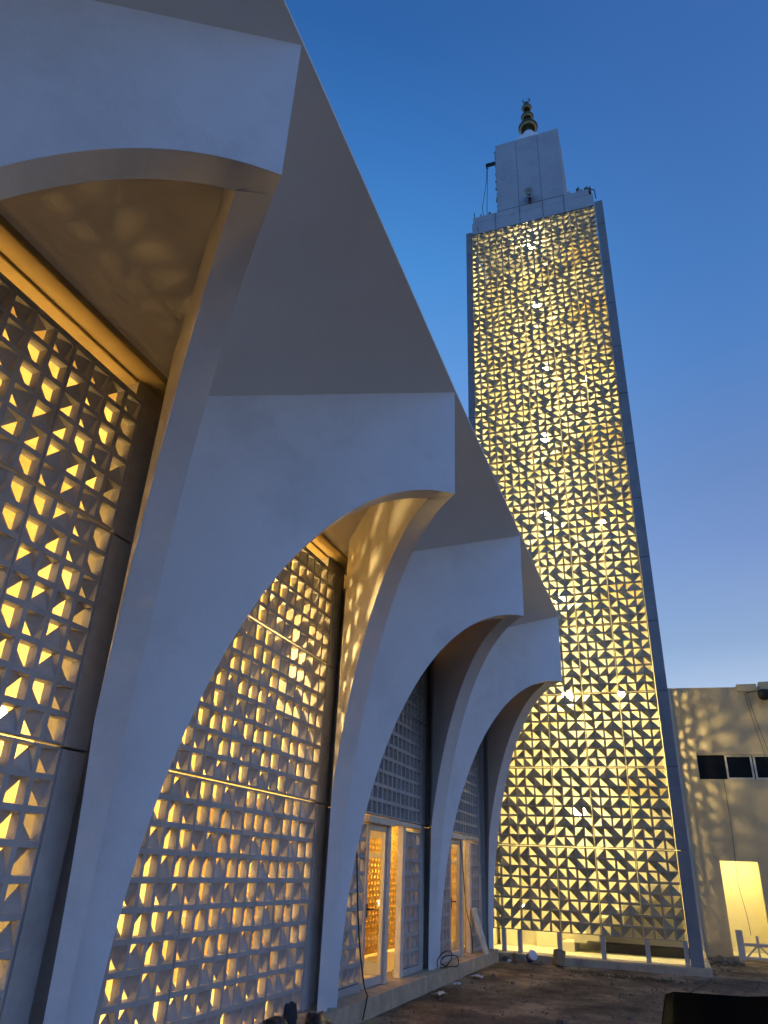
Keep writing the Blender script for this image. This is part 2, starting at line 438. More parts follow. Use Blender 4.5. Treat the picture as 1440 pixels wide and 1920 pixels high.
# door bays: side lattices, lintel, frame, one closed glass leaf and one open leaf
def door_bay(y0, y1, yd0, yd1, yo1):
    """y0..y1 screen extent; leaf yd0..yd1; open doorway up to yo1"""
    scr = empty('door_screen'); scr.parent = hall
    w = yd0 - .06 - y0
    ncol = max(1, round(w/C))
    me = panel_mesh('lattice_beside_door', ncol, 9, lambda i,j: PAT[i%4,j])
    link_panel(me, (LX, yd0-.06-ncol*C, .29), RZ, M['concrete'], scr)
    n2 = max(1, int((y1-yo1-.14)/C+.3))
    me = panel_mesh('lattice_beyond_door', n2, 9, lambda i,j: PAT[(i+1)%4,j])
    link_panel(me, (LX, y1-n2*C, .29), RZ, M['concrete'], scr)
    for a_, b_ in ((y0, yd0-.06), (yo1+.14, y1)):
        mb = MB(); mb.box(LX-.14, a_, .2, LX+.015, b_, .285); mb.build('sill', M['concrete'], scr, bevel=.005)
    mb = MB(); mb.box(LX-.16, yd0-.15, 2.145, LX+.09, yd1+.16, 2.235)
    mb.box(LX-.14, yd1+.17, 2.19, LX+.02, y1, 2.25)
    mb.build('lintel', M['marble'], scr, bevel=.006)
    mb = MB(); mb.box(LX-.07, yd1+.02, .2, LX+.03, yd1+.14, 2.14)
    mb.build('door_jamb', M['marble'], scr, bevel=.006)
    mb = MB(); mb.box(LX-.06, yo1, .2, LX+.03, yo1+.13, 2.185)
    mb.build('door_jamb', M['marble'], scr, bevel=.006)
    d = empty('door'); d.parent = hall
    mb = MB(); t = .045
    X0, X1 = LX-.05, LX+.005
    mb.box(X0, yd0, .21, X1, yd0+t, 2.135); mb.box(X0, yd1-t, .21, X1, yd1, 2.135)
    mb.box(X0, yd0+t, .21, X1, yd1-t, .31); mb.box(X0, yd0+t, 2.06, X1, yd1-t, 2.135)
    mb.build('door_frame', M['white_metal'], d, bevel=.004)
    mb = MB(); mb.box(LX-.028, yd0+t, .31, LX-.020, yd1-t, 2.06); mb.build('pane', M['glass'], d)
    mb = MB(); mb.tube([(X1,yd0+.045,1.10),(X1+.05,yd0+.045,1.10),(X1+.055,yd0+.16,1.10)], .011, 8)
    mb.box(X1-.001, yd0+.03, 1.0, X1+.008, yd0+.06, 1.16)
    mb.build('handle', M['steel'], d)
    # open leaf, swung inwards
    d2 = empty('open_door'); d2.parent = hall
    mb = MB(); ys = yo1-.07
    xa, xb = LX-.95, LX-.2
    mb.box(xa, ys, .22, xa+t, ys+.05, 2.13); mb.box(xb-t, ys, .22, xb, ys+.05, 2.13)
    mb.box(xa+t, ys, .22, xb-t, ys+.05, .38); mb.box(xa+t, ys, 2.0, xb-t, ys+.05, 2.13); mb.box(xa+t, ys, 1.72, xb-t, ys+.05, 1.80)
    mb.build('door_frame', M['white_metal'], d2, bevel=.004)
    mb = MB(); mb.box(xa+t, ys+.02, .38, xb-t, ys+.028, 1.72); mb.box(xa+t, ys+.02, 1.8, xb-t, ys+.028, 2.0); mb.build('pane', M['glass'], d2)
door_bay(R[3]-3.28, R[3], 10.02, 10.74, 11.42)
door_bay(R[4]-3.28, R[4], 14.25, 14.95, 15.62)

# pierced inner screen added in the gallery: its backlit holes stand in for light patches
def pierced(parent, y0, y1):
    s = MB(); c = .16; z0 = .25; x = -5.15
    ny = int((y1-y0)/c); nz = 12*2
    zc = .095
    nz = int(2.35/zc)
    for i in range(ny):
        for j in range(nz):
            ya = y0+i*c; za = z0+j*zc
            cx = ya+c/2 + (c*.12 if j%2 else -c*.12); cz = za+zc/2
            n = 8; ring = []; outer = []
            for k in range(n):
                t = 2*math.pi*(k+.5)/n
                ring.append((cx+.034*math.cos(t), cz+.030*math.sin(t)*(1.25 if math.sin(t)>0 else .9)))
                ox, oz = math.cos(t), math.sin(t); m_ = max(abs(ox),abs(oz))
                outer.append((ya+c/2+ox/m_*c/2, za+zc/2+oz/m_*zc/2))
            corners = []
            for k in range(n):
                q = (k+1)%n
                s.face((x,outer[k][0],outer[k][1]),(x,outer[q][0],outer[q][1]),(x,ring[q][0],ring[q][1]),(x,ring[k][0],ring[k][1]))
                s.face((x,ring[k][0],ring[k][1]),(x,ring[q][0],ring[q][1]),(x-.03,ring[q][0],ring[q][1]),(x-.03,ring[k][0],ring[k][1]))
            # fill the four corners cut by the octagon
            for sx in (-1,1):
                for sz in (-1,1):
                    a = (ya+c/2+sx*c/2, za+zc/2+sz*zc/2)
                    k1 = math.tan(math.pi/8)
                    s.face((x,a[0],a[1]),(x,a[0],za+zc/2+sz*zc/2*k1),(x,ya+c/2+sx*c/2*k1,a[1]))
    return s.build('light_patch_screen', M['ochre'], parent)
M['ochre'] = mat('light_patch_panel', (.80,.52,.12), .7, var=.12, scale=5, bump=.1)
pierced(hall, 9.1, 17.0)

# ------------------------------------------------------------------ lamps
PWR = 3.4
def lamp(loc, power, col, parent, matl, r=.05, name='lamp', mount=None):
    e_ = empty(name); e_.parent = parent
    b = MB(); prof = [(r*math.sin(math.pi*k/8)+.0005, -r*math.cos(math.pi*k/8)) for k in range(9)]
    b.lathe(prof, loc, 14); b.build('bulb', matl, e_, smooth=True)
    if mount:
        m_ = MB(); m_.tube([(loc[0]+mount[0]*r*.8, loc[1]+mount[1]*r*.8, loc[2]+mount[2]*r*.8), (loc[0]+mount[0]*.16, loc[1]+mount[1]*.16, loc[2]+mount[2]*.16)], .022, 8)
        m_.build('socket', M['white_metal'], e_)
    L = bpy.data.lights.new('lamp_light', 'POINT'); L.energy = power*PWR*(1.0 if matl is M['bulb_tower'] else 1.2); L.color = col; L.shadow_soft_size = r+.008
    lo = bpy.data.objects.new('lamp_light', L); lo.location = loc; COL.objects.link(lo); lo.parent = e_
    return e_
WARM = (1, .64, .21)

for p_, w_, m_ in (((-4.62,4.14,2.52),9,(-1,0,0)), ((-5.35,1.9,2.9),55,(-1,0,0)), ((-5.35,3.2,3.4),50,(-1,0,0)), ((-5.35,1.2,1.0),42,(-1,0,0)), ((-5.35,3.6,1.1),42,(-1,0,0)), ((-5.35,4.6,2.2),38,(-1,0,0)),
                   ((-5.35,5.6,2.6),46,(-1,0,0)), ((-4.5,6.95,3.75),150,(-1,0,0)), ((-5.35,7.4,2.7),50,(-1,0,0)), ((-5.35,6.3,.9),44,(-1,0,0)), ((-5.35,8.2,1.0),44,(-1,0,0)), ((-5.35,8.3,3.6),40,(-1,0,0)), ((-5.35,5.9,4.2),20,(-1,0,0)),
                   ((-4.6,9.9,2.3),22,(0,0,1)), ((-4.5,12.0,2.55),26,(0,0,1)), ((-4.6,14.3,2.3),24,(0,0,1)), ((-4.5,16.2,2.55),22,(0,0,1)), ((-5.6,11.3,1.7),55,(-1,0,0)), ((-5.6,13.4,1.5),70,(-1,0,0)), ((-5.6,15.3,1.7),60,(-1,0,0)), ((-5.6,16.7,1.3),45,(-1,0,0))):
    lamp(p_, w_, WARM, hall, M['bulb_warm'], mount=m_, r=(.025 if w_ == 150 else .05))

# ------------------------------------------------------------------ minaret
TY = 17.5; TZ0 = .525
tower = empty('minaret', (0,0,0), 'tall square minaret clad in glowing concrete lattice with a bronze ball finial', 'tower')
X0, X1 = -4.05, .05
JZ = [TZ0 + k*1.648 for k in range(13)]
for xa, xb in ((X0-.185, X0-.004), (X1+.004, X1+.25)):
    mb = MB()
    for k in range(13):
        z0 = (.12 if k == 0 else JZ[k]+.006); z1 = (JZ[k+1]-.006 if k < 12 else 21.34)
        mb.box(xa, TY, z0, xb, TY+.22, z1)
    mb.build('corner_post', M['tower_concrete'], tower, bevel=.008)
mb = MB()                                          # rear posts, back wall and side frames
mb.box(X0-.16, 21.8, .1, X1+.22, 22.0, 21.3)
mb.box(X0-.16, TY+.222, .1, X0-.02, 21.8, 21.2)
mb.build('back_wall', M['inner_white'], tower)
mb = MB()
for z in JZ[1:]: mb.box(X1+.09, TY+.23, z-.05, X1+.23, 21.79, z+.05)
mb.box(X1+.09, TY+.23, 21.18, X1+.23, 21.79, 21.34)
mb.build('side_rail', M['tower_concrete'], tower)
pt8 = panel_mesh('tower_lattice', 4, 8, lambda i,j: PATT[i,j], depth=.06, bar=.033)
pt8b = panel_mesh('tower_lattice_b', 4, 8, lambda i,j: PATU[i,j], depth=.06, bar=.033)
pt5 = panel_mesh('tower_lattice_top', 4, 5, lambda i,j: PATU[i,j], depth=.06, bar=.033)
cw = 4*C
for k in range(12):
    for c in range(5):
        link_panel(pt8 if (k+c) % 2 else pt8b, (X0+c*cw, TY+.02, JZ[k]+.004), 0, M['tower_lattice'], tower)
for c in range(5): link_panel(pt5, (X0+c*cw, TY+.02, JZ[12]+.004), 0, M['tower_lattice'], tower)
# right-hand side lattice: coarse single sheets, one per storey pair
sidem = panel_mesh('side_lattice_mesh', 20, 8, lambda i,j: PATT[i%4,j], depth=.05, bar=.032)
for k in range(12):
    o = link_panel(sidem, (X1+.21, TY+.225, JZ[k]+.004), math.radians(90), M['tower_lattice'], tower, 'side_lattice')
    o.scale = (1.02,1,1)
# posts under the lattice
for x in (-3.62, -3.28, -2.45, -1.58, -.72, .0, .22):
    mb = MB(); w = .045 if x < .1 else .04
    mb.box(x-w, TY+.03, .10, x+w, TY+.13, TZ0+.01)
    mb.build('leg', M['concrete'], tower, bevel=.005)
# base slab
mb = MB(); mb.box(-4.1, 17.0+.25, -.15, .42, 22.3, .12)
mb.build('base', M['plinth'], tower, bevel=.012)
# floor and stair inside
mb = MB(); mb.box(-4.0, 19.55, .12, .02, 19.75, 21.2); mb.build('core_wall', M['inner_white'], tower)
mb = MB(); mb.box(-4.03, TY+.15, .121, .2, 21.7, .135); mb.build('floor', M['inner_white'], tower)
mb = MB(); mb.box(-3.98, 18.9, .14, -3.55, 19.3, 3.0); mb.box(-3.2, 19.2, .14, -2.75, 19.54, .42)
mb.build('inner_column', M['inner_white'], tower)
st = MB()
for k in range(8):
    x = -2.55 + k*.27
    st.box(x, 18.55, .14+ .17*k - (.12 if k>1 else 0), x+.272, 19.5, .14+.17*(k+1))
st.build('stair', M['inner_white'], tower)
st = MB(); st.box(-1.7,18.9,.14,.15,19.5,.30); st.build('stair_base', M['joint'], tower)
# landings and stair flights behind the lattice
for k in range(8):
    z = 3.45 + 2.5*k
    mb = MB(); mb.box(-1.15, 18.75, z, .02, 19.56, z+.14); mb.build('landing', M['wood_in'] if 'wood_in' in M else M['inner'], tower)
    mb = MB()
    if k < 7:
        mb.hull([(-3.9,19.0,z+1.15),(-1.16,19.0,z+2.4),(-1.16,19.56,z+2.4),(-3.9,19.56,z+1.15)], [(-3.9,19.0,z+1.3),(-1.16,19.0,z+2.55),(-1.16,19.56,z+2.55),(-3.9,19.56,z+1.3)])
        mb.build('stair_flight', M['inner_white'], tower)
TW = (1,.81,.36)
for k, z in enumerate([20.9, 18.2, 15.6, 13.1, 10.6, 8.1, 5.57, 2.95]):
    x = [-2.13,-2.09,-2.0,-2.15,-2.25,-2.05,-2.02,-1.93][k]
    lamp((x, 18.25, z), 300, TW, tower, M['bulb_tower'], r=.14, mount=(0,1,0))
for x, z in ((-.84,15.07),(-.77,10.24),(-.75,5.63)):
    lamp((x, 18.4, z), 95, TW, tower, M['bulb_tower'], r=.08, mount=(0,1,0))
for z, w_ in ((4.9,520), (2.2,100), (7.2,140)): lamp((-.75, 20.2, z), w_, TW, tower, M['bulb_tower'], r=.055, mount=(0,-1,0))  # lamps added out of view behind the core wall to dapple the cream wall
lamp((-3.3, 18.3, .95), 12, TW, tower, M['bulb_tower'], r=.04, mount=(0,1,0))
# parapet band, upper block
mb = MB()
mb.box(-4.02, TY+.01, 21.215, X1-.01, TY+.25, 21.75)
mb.box(-3.98, TY+.012, 21.75, -.08, TY+.24, 22.02)
mb.box(-4.0, TY+.25, 21.2, -.02, 21.8, 21.9)
mb.build('parapet', M['cap_concrete'], tower, bevel=.015)
mb = MB()
bx0, bx1 = -3.11, -.86
for xa, xb in ((bx0, -2.37), (-2.362, -1.60), (-1.592, bx1)):
    mb.box(xa, TY+.006, 22.03, xb, TY+2.2, 25.42)
mb.build('upper_block', M['cap_concrete'], tower, bevel=.006)
mb = MB()                                         # joints continuing through the band, ragged mortar edges
for x in (-3.2,-2.366,-1.596,-.9): mb.box(x-.006, TY-.001, 21.26, x+.006, TY+.02, 22.0)
mb.build('panel_joint', M['joint'], tower)
mb = MB()
rr = random.Random(4)
for k in range(16):
    z = 22.1+k*.2+rr.random()*.1; w = rr.uniform(.02,.06)
    mb.box(bx0-w, TY+.02, z, bx0+.01, TY+.10, z+rr.uniform(.03,.09))
for k in range(7):
    x = rr.choice([rr.uniform(-3.9,-3.2), rr.uniform(-.8,-.15)]); mb.box(x, TY+.03, 22.0, x+rr.uniform(.04,.16), TY+.2, 22.02+rr.uniform(.03,.13))
mb.build('mortar_edge', M['cap_concrete'], tower)
mb = MB()
for (x,h,w) in ((-.42,.22,.05),(-.16,.16,.06),(-.05,-.12,.05)):
    mb.box(x-w, TY+.05, 22.0+min(h,0), x+w, TY+.16, 22.0+abs(h)); mb.tube([(x,TY+.1,22.0),(x+.03,TY+.1,22.0+abs(h)+.12)], .012, 6)
mb.tube([(-.02,TY+.08,22.05),(.10,TY+.06,21.95),(.12,TY+.06,21.55)], .018, 6)
mb.tube([(-3.93,TY+.1,21.7),(-3.96,TY+.1,22.35)], .016, 6); mb.tube([(-3.80,TY,21.3),(-3.90,TY+.05,22.0)], .01, 6)
mb.build('cable_bracket', M['steel'], tower)
# finial
fin = empty('finial'); fin.parent = tower
fc = (-2.0, 18.6, 0)
mb = MB(); mb.lathe([(.78,25.3),(.74,25.9),(.62,26.3),(.40,26.62),(.27,26.8),(.22,27.0)], fc, 28)
mb.build('cone_base', M['plaster'], fin, smooth=True)
def ball(z, r, sq=.85):
    mb = MB(); mb.lathe([(max(.001,r*math.sin(math.pi*k/12)), z - r*sq*math.cos(math.pi*k/12)) for k in range(13)], fc, 24)
    mb.lathe([(r*.99,z-.02),(r*1.06,z-.012),(r*1.06,z+.012),(r*.99,z+.02)], fc, 24)
    mb.build('ball', M['brass'], fin, smooth=True)
ball(27.40, .35); ball(28.02, .235, 1); ball(28.58, .185, 1.05)
mb = MB(); mb.tube([(fc[0],fc[1],26.7),(fc[0],fc[1],28.95)], .05, 10); mb.build('rod', M['brass'], fin)
mb = MB(); mb.tube([(fc[0]+.13*math.cos(math.radians(t)), fc[1], 29.05+.13*math.sin(math.radians(t))) for t in range(-240,61,20)], [.012+.022*math.sin(math.pi*k/15) for k in range(16)], 6)
mb.build('crescent', M['brass'], fin)

# loudspeaker on the tower
sp = empty('loudspeaker', (-2.0,TY-.02,22.3), 'round grey horn loudspeaker fixed at the foot of the minaret upper block', 'loudspeaker')
mb = MB(); n = 24
prof = [(.045,.10),(.10,.17),(.185,.245),(.20,.25),(.205,.235),(.19,.21),(.11,.12),(.07,.02),(.05,-.05)]
mb.lathe(prof, (0,0,0), n); o = mb.build('horn', M['speaker'], sp, smooth=True); o.rotation_euler = (math.radians(98),0,0)
mb = MB(); mb.lathe([(.005,.21),(.04,.20),(.05,.15),(.03,.1)], (0,0,0), 16); o = mb.build('driver', M['speaker'], sp, smooth=True); o.rotation_euler = (math.radians(98),0,0)
mb = MB(); mb.box(-.04,-.02,-.26,.04,.04,-.02); mb.tube([(0,0,-.05),(0,-.18,-.2)], .015, 6); mb.build('bracket', M['steel'], sp)

# hoist beam with rope
ho = empty('hoist_arm', (-3.15, 18.0, 25.2), 'dark steel hoist beam with hanging rope beside the minaret upper block', 'hoist')
mb = MB(); mb.box(-.42,-.04,-.03,.12,.04,.0); mb.box(-.42,-.04,-.12,.12,.04,-.09); mb.box(-.42,-.01,-.09,.12,.01,-.03); mb.build('beam', M['steel'], ho)
mb = MB(); mb.tube([(-.38,0,-.1),(-.38,.03,-.2),(-.34,0,-.24),(-.40,0,-.20)], .02, 6); mb.build('hook', M['steel'], ho)
mb = MB()
mb.tube([(-.38,0,-.2),(-.42,0,-.9),(-.52,0,-1.7),(-.60,0,-2.2),(-.56,0,-2.7),(-.50,0,-3.1)], .010, 5)
mb.tube([(-.37,0,-.2),(-.38,0,-1.0),(-.42,0,-2.0),(-.44,0,-3.1)], .010, 5)
mb.build('rope', M['cable'], ho)

# ------------------------------------------------------------------ cream building on the right
cb = empty('service_building', (0,0,0), 'low cream building right of the minaret with dark strip windows and lit doorway', 'building')
WY = 22.05
mb = MB()
xl, xr, zt = .36, 9.0, 6.46
dx0, dx1, dz = 1.07, 1.95, 2.12
wx0, wx1, wz0, wz1 = .885, 4.4, 4.08, 4.70
T = .22
mb.box(xl, WY, -.1, dx0, WY+T, dz); mb.box(dx1, WY, -.1, xr, WY+T, dz)
mb.box(xl, WY, dz, xr, WY+T, wz0)
mb.box(xl, WY, wz0, wx0, WY+T, wz1); mb.box(wx1, WY, wz0, xr, WY+T, wz1)
mb.hull([(xl,WY,wz1),(xr,WY,wz1),(xr,WY+T,wz1),(xl,WY+T,wz1)], [(xl,WY,6.53),(xr,WY,6.35),(xr,WY+T,6.35),(xl,WY+T,6.53)])
mb.box(xr-.2, WY+T, -.1, xr, 30, 6.3); mb.box(xl, WY+T, -.1, xl+.2, 30, 6.3)
mb.build('wall', M['cream'], cb)
mb = MB(); mb.box(xl+.2, WY+T, 6.1, xr-.2, 30, 6.25); mb.build('roof', M['cream'], cb)
mb = MB(); mb.box(2.16, WY-.06, 6.36, 2.66, WY+T+.05, 6.56); mb.box(2.72, WY-.10, 6.38, 9.05, WY+T+.05, 6.60); mb.build('coping', M['cream'], cb, bevel=.015)
mb = MB(); mb.box(.365, WY-.10, -.1, .43, WY-.003, 6.50); mb.build('downpipe', M['white_metal'], cb)
mb = MB(); mb.box(dx0-.3, WY+1.5, -.1, 4.0, WY+1.6, 2.9); mb.box(dx0-.3,WY+T,2.35,4.0,WY+1.5,2.45); mb.box(dx0-.35,WY+T,-.1,dx0-.25,WY+1.5,2.4); mb.box(dx1+.08,WY+T+.001,-.1,dx1+.16,WY+1.5,2.35)
mb.box(dx0-.25,WY+T,0.0,4.0,WY+1.5,.03)
mb.build('lobby_wall', M['inner_white'], cb)
lamp((1.45, WY+.62, 2.22), 55, TW, cb, M['bulb_tower'], r=.05, mount=(0,0,1))
step = .72
k = 0; x = wx0
while x < wx1-.2:
    we = min(x+.66, wx1-.02)
    w = empty('window'); w.parent = cb
    if k:
        mb = MB(); f = .045
        mb.box(x, WY+.05, wz0, x+f, WY+.12, wz1); mb.box(we-f, WY+.05, wz0, we, WY+.12, wz1)
        mb.box(x+f, WY+.05, wz0, we-f, WY+.12, wz0+f); mb.box(x+f, WY+.05, wz1-f, we-f, WY+.12, wz1)
        mb.build('frame', M['marble'], w)
    mb = MB(); mb.box(x+.002, WY+.09, wz0+.002, we-.002, WY+.10, wz1-.002); mb.build('pane', M['black'], w)
    if k == 0: pass
    x = we + .03; k += 1
mb = MB(); mb.box(wx0-.02, WY+.16, wz0-.02, wx1+.02, WY+T, wz1+.02); mb.build('window_backing', M['black'], cb)

fl = empty('security_light', (2.72, WY-.25, 6.28), 'black round security lamp on an arm at the top of the cream wall', 'lamp')
mb = MB(); mb.tube([(-.35,.2,.04),(-.1,.05,.05),(0,0,.02)], .018, 6); mb.build('arm', M['steel'], fl)
mb = MB(); mb.lathe([(.05,.07),(.12,.05),(.15,-.03),(.14,-.14),(.08,-.20),(.01,-.22)], (.06,-.02,0), 18); mb.build('lamp_head', M['cable'], fl, smooth=True)
mb = MB(); mb.box(.22,-.1,-.02,.42,.15,.10); mb.tube([(.3,.1,.0),(.34,.22,-.3)], .015, 6); mb.build('control_box', M['white_metal'], fl)

def wire(name, pts, label, r=.008, m='cable', cat='cable', grp=None):
    # smooth the polyline
    P = [Vector(p) for p in pts]; out = []
    for i in range(len(P)-1):
        p0 = P[max(i-1,0)]; p1 = P[i]; p2 = P[i+1]; p3 = P[min(i+2,len(P)-1)]
        for k in range(6):
            t = k/6
            out.append(.5*((2*p1)+(-p0+p2)*t+(2*p0-5*p1+4*p2-p3)*t*t+(-p0+3*p1-3*p2+p3)*t**3))
    out.append(P[-1])
    mb = MB(); mb.tube(out, r, 6)
    return tag(mb.build(name, M[m], smooth=True), label, cat, grp)
wire('cable', [(2.33,WY-.02,6.34),(2.42,WY-.03,5.6),(2.55,WY-.03,4.75),(2.56,WY-.03,4.5)], 'left of the two thin cables hanging above the dark windows of the cream wall', .006)
wire('cable', [(2.39,WY-.02,6.34),(2.52,WY-.03,5.5),(2.66,WY-.03,4.75),(2.7,WY-.03,4.4)], 'right of the two thin cables hanging above the dark windows of the cream wall', .006)
wire('cable', [(1.46,WY-.02,4.08),(1.47,WY-.03,3.2),(1.44,WY-.03,2.2),(1.42,WY-.04,1.6),(1.50,WY-.04,.9),(1.52,WY-.04,.5)], 'thin black cable hanging below the dark windows across the lit doorway', .006)

# small lattice barrier and post in front of the doorway
br = empty('lattice_barrier', (1.15,21.4,0), 'short knee-high concrete lattice block in front of the lit doorway', 'barrier')
mb = MB(); mb.box(.0,0,.0,.15,.09,.62); mb.box(.15,0,.03,.78,.09,.08); mb.box(.15,0,.30,.78,.09,.36); mb.box(.78,0,0,.86,.09,.36)
mb.build('frame', M['concrete'], br, bevel=.008)
mb = MB()
for xa, xb in ((.16,.44),(.74,.46)):
    mb.hull([(xa,.02,.08),(xa+(.05 if xb>xa else -.05),.02,.08),(xb+(.0),.02,.30),(xb-(.05 if xb>xa else -.05),.02,.30)], [(xa,.07,.08),(xa+(.05 if xb>xa else -.05),.07,.08),(xb,.07,.30),(xb-(.05 if xb>xa else -.05),.07,.30)])
mb.box(.43,.02,.08,.47,.07,.30); mb.box(.42,.0,.36,.48,.06,.52)
mb.build('web', M['concrete'], br)

# ------------------------------------------------------------------ small things on the ground
def rock(name, loc, s, label, m='stone', cat='stone', grp=None, seed=0, flat=.7):
    r_ = random.Random(seed); me = bpy.data.meshes.new(name); bm = bmesh.new()
    bmesh.ops.create_icosphere(bm, subdivisions=2, radius=1)
    for v in bm.verts:
        n_ = mathutils.noise.noise(v.co*1.7 + Vector((seed*3.1,0,0)))
        v.co *= 1 + n_*.45
        v.co = Vector((v.co.x*s*r_.uniform(.97,1.03), v.co.y*s*.8, max(v.co.z, -.6)*s*flat))
    bm.to_mesh(me); bm.free(); me.materials.append(M[m])
    o = bpy.data.objects.new(name, me); COL.objects.link(o); o.location = (loc[0],loc[1],loc[2]+.55*s*flat); o.rotation_euler = (0,0,r_.uniform(0,6))
    return tag(o, label, cat, grp)
rock('stone', (-3.50,17.08,0), .085, 'brownish stone at the inner corner where the facade step meets the minaret step', seed=1)
rock('stone', (-3.27,17.0,0), .10, 'reddish upright lump of rubble left of the paint bucket', 'card', seed=2, flat=1.0)
rock('stone', (-3.38,16.85,0), .05, 'small pale stone just left of the paint bucket', 'paper', seed=3)
rock('stone', (-2.75,16.85,0), .06, 'small stone between the paint bucket and the leaning box', seed=4)
for k, (x, y, s) in enumerate([(.55,20.1,.10),(.68,20.3,.13),(.85,20.2,.10),(1.0,20.35,.12),(.45,19.7,.08),(.75,19.8,.07),(.93,19.75,.06),(1.12,20.0,.06),(.62,19.5,.05)]):
    rock('rubble', (x,y,0), s, 'broken stone in the dark rubble heap at the foot of the cream wall', 'stone', 'rubble', 'rubble at the foot of the cream wall', seed=10+k)
# paint bucket lying on its side
bk = empty('paint_bucket', (-2.98,17.02,.13), 'white paint bucket with a blue label lying against the minaret step', 'bucket')
mb = MB(); mb.lathe([(.001,-.15),(.115,-.15),(.135,.15),(.142,.15),(.142,.13),(.138,.12)], (0,0,0), 20); o = mb.build('body', M['bucket'], bk, smooth=False)
mb = MB(); mb.lathe([(.1225,-.09),(.1325,.07)], (0,0,0), 20); o2 = mb.build('label', M['blue'], bk)
mb = MB(); mb.lathe([(.001,.15),(.148,.15),(.148,.165),(.001,.168)], (0,0,0), 20); o3 = mb.build('lid', M['bucket'], bk)
mb = MB(); mb.tube([(.14*math.cos(t),.02+.16*math.sin(t),.13-.04*math.sin(t)) for t in [math.pi*k/10 for k in range(11)]], .004, 5); o4 = mb.build('handle', M['steel'], bk)
bk.scale = (.66,.66,.66); bk.location.z = .10
bk.rotation_euler = (math.radians(62), math.radians(18), math.radians(35))
# leaning wooden box
bo = empty('wooden_box', (-2.42,16.92,.0), 'small open wooden crate standing tilted against the minaret step', 'box')
mb = MB(); mb.box(-.11,-.12,.0,.11,-.105,.34); mb.box(-.11,.105,.0,.11,.12,.34); mb.box(-.11,-.104,.0,-.095,.104,.34); mb.box(.095,-.104,.0,.11,.104,.34); mb.box(-.094,-.104,.005,.094,.104,.02)
mb.build('body', M['card'], bo); mb = MB(); mb.box(-.112,-.125,.27,.112,-.121,.30); mb.box(-.112,-.125,.06,.112,-.121,.09); mb.build('batten', M['wood'], bo)
bo.scale = (.8,.8,.8)
bo.rotation_euler = (math.radians(-10), math.radians(14), math.radians(30))
def paper(loc, s, label, seed):
    r_ = random.Random(seed); mb = MB(); n = 5; P = {}
    for i in range(n):
        for j in range(n):
            P[i,j] = len(mb.v); mb.v.append(((i-2)*s/4, (j-2)*s*.7/4, .012+r_.uniform(0,.035)))
    for i in range(n-1):
        for j in range(n-1): mb.f.append((P[i,j],P[i+1,j],P[i+1,j+1],P[i,j+1])); mb.m.append(0)
    o = mb.build('paper', M['paper'], smooth=False); o.location = loc; o.rotation_euler = (0,0,r_.uniform(0,3))
    sd = o.modifiers.new('t','SOLIDIFY'); sd.thickness = .003
    tag(o, label, 'paper')
paper((-3.38,11.75,0), .2, 'crumpled white paper on the dirt nearest the camera along the step', 1)
paper((-3.36,14.0,0), .22, 'crumpled white paper farthest along the step near the second door', 2)
paper((-3.42,12.9,0), .12, 'smallest crumpled paper between the other two by the step', 3)
# leaning board and plank
lb = MB(); lb.hull([(-3.62,15.62,.2),(-3.60,15.86,.2),(-3.565,15.86,.2),(-3.585,15.62,.2)], [(-3.84,15.50,.95),(-3.82,15.74,.98),(-3.785,15.74,.98),(-3.805,15.50,.95)])
tag(lb.build('leaning_board', M['marble'], bevel=.003), 'pale board leaning against the far door bay lattice', 'board')
pk = MB(); pk.box(-.5,-.05,0,.5,.05,.035); o = pk.build('plank', M['wood'], bevel=.004); o.location = (1.15,17.15,.0); o.rotation_euler = (0,0,.06)
tag(o, 'long timber plank lying on the dirt at the right', 'plank')
rd = MB(); rd.tube([(.39,17.0,.01),(.15,15.6,.015),(-.02,14.6,.01)], .012, 6)
tag(rd.build('rebar', M['steel']), 'thin steel rod lying on the dirt from the minaret step towards the black car', 'rod')
# litter of twigs and stone chips in front of the minaret
lt = MB(); r_ = random.Random(9)
for k in range(170):
    x = r_.gauss(-.95,.42); y = 15.95 + r_.gauss(0,.16); s = r_.uniform(.012,.05)
    a = r_.uniform(0,3.14); dx, dy = math.cos(a)*s, math.sin(a)*s
    lt.hull([(x-dx,y-dy,0),(x-dy*.4,y+dx*.4,0),(x+dx,y+dy,0),(x+dy*.4,y-dx*.4,0)], [(x-dx*.7,y-dy*.7,.03*r_.random()+.004),(x-dy*.3,y+dx*.3,.02),(x+dx*.6,y+dy*.6,.03*r_.random()+.004),(x+dy*.3,y-dx*.3,.015)])
tag(lt.build('litter', M['leaf'], weld=False), 'line of dry twigs and chips on the dirt in front of the minaret step', 'litter', kind='stuff')
ch = MB()
for k in range(1700):
    x = r_.uniform(-3.5,2.2); y = r_.uniform(6.5,19.5)
    if y > 17.1 and x < .5: continue
    s = r_.uniform(.006,.022) if r_.random() < .93 else r_.uniform(.02,.05)
    z = gz(x,y)
    pts = [(x+s*math.cos(t+a), y+s*math.sin(t+a)) for a in (r_.random(),) for t in (0,1.3,2.9,4.4)]
    ch.hull([(px,py,z-.01) for px,py in pts], [(x+(px-x)*.6,y+(py-y)*.6,z+s*r_.uniform(.5,1)) for px,py in pts])
tag(ch.build('gravel', M['stone'], weld=False), 'scattered small stones over the bare dirt yard', 'gravel', kind='stuff')

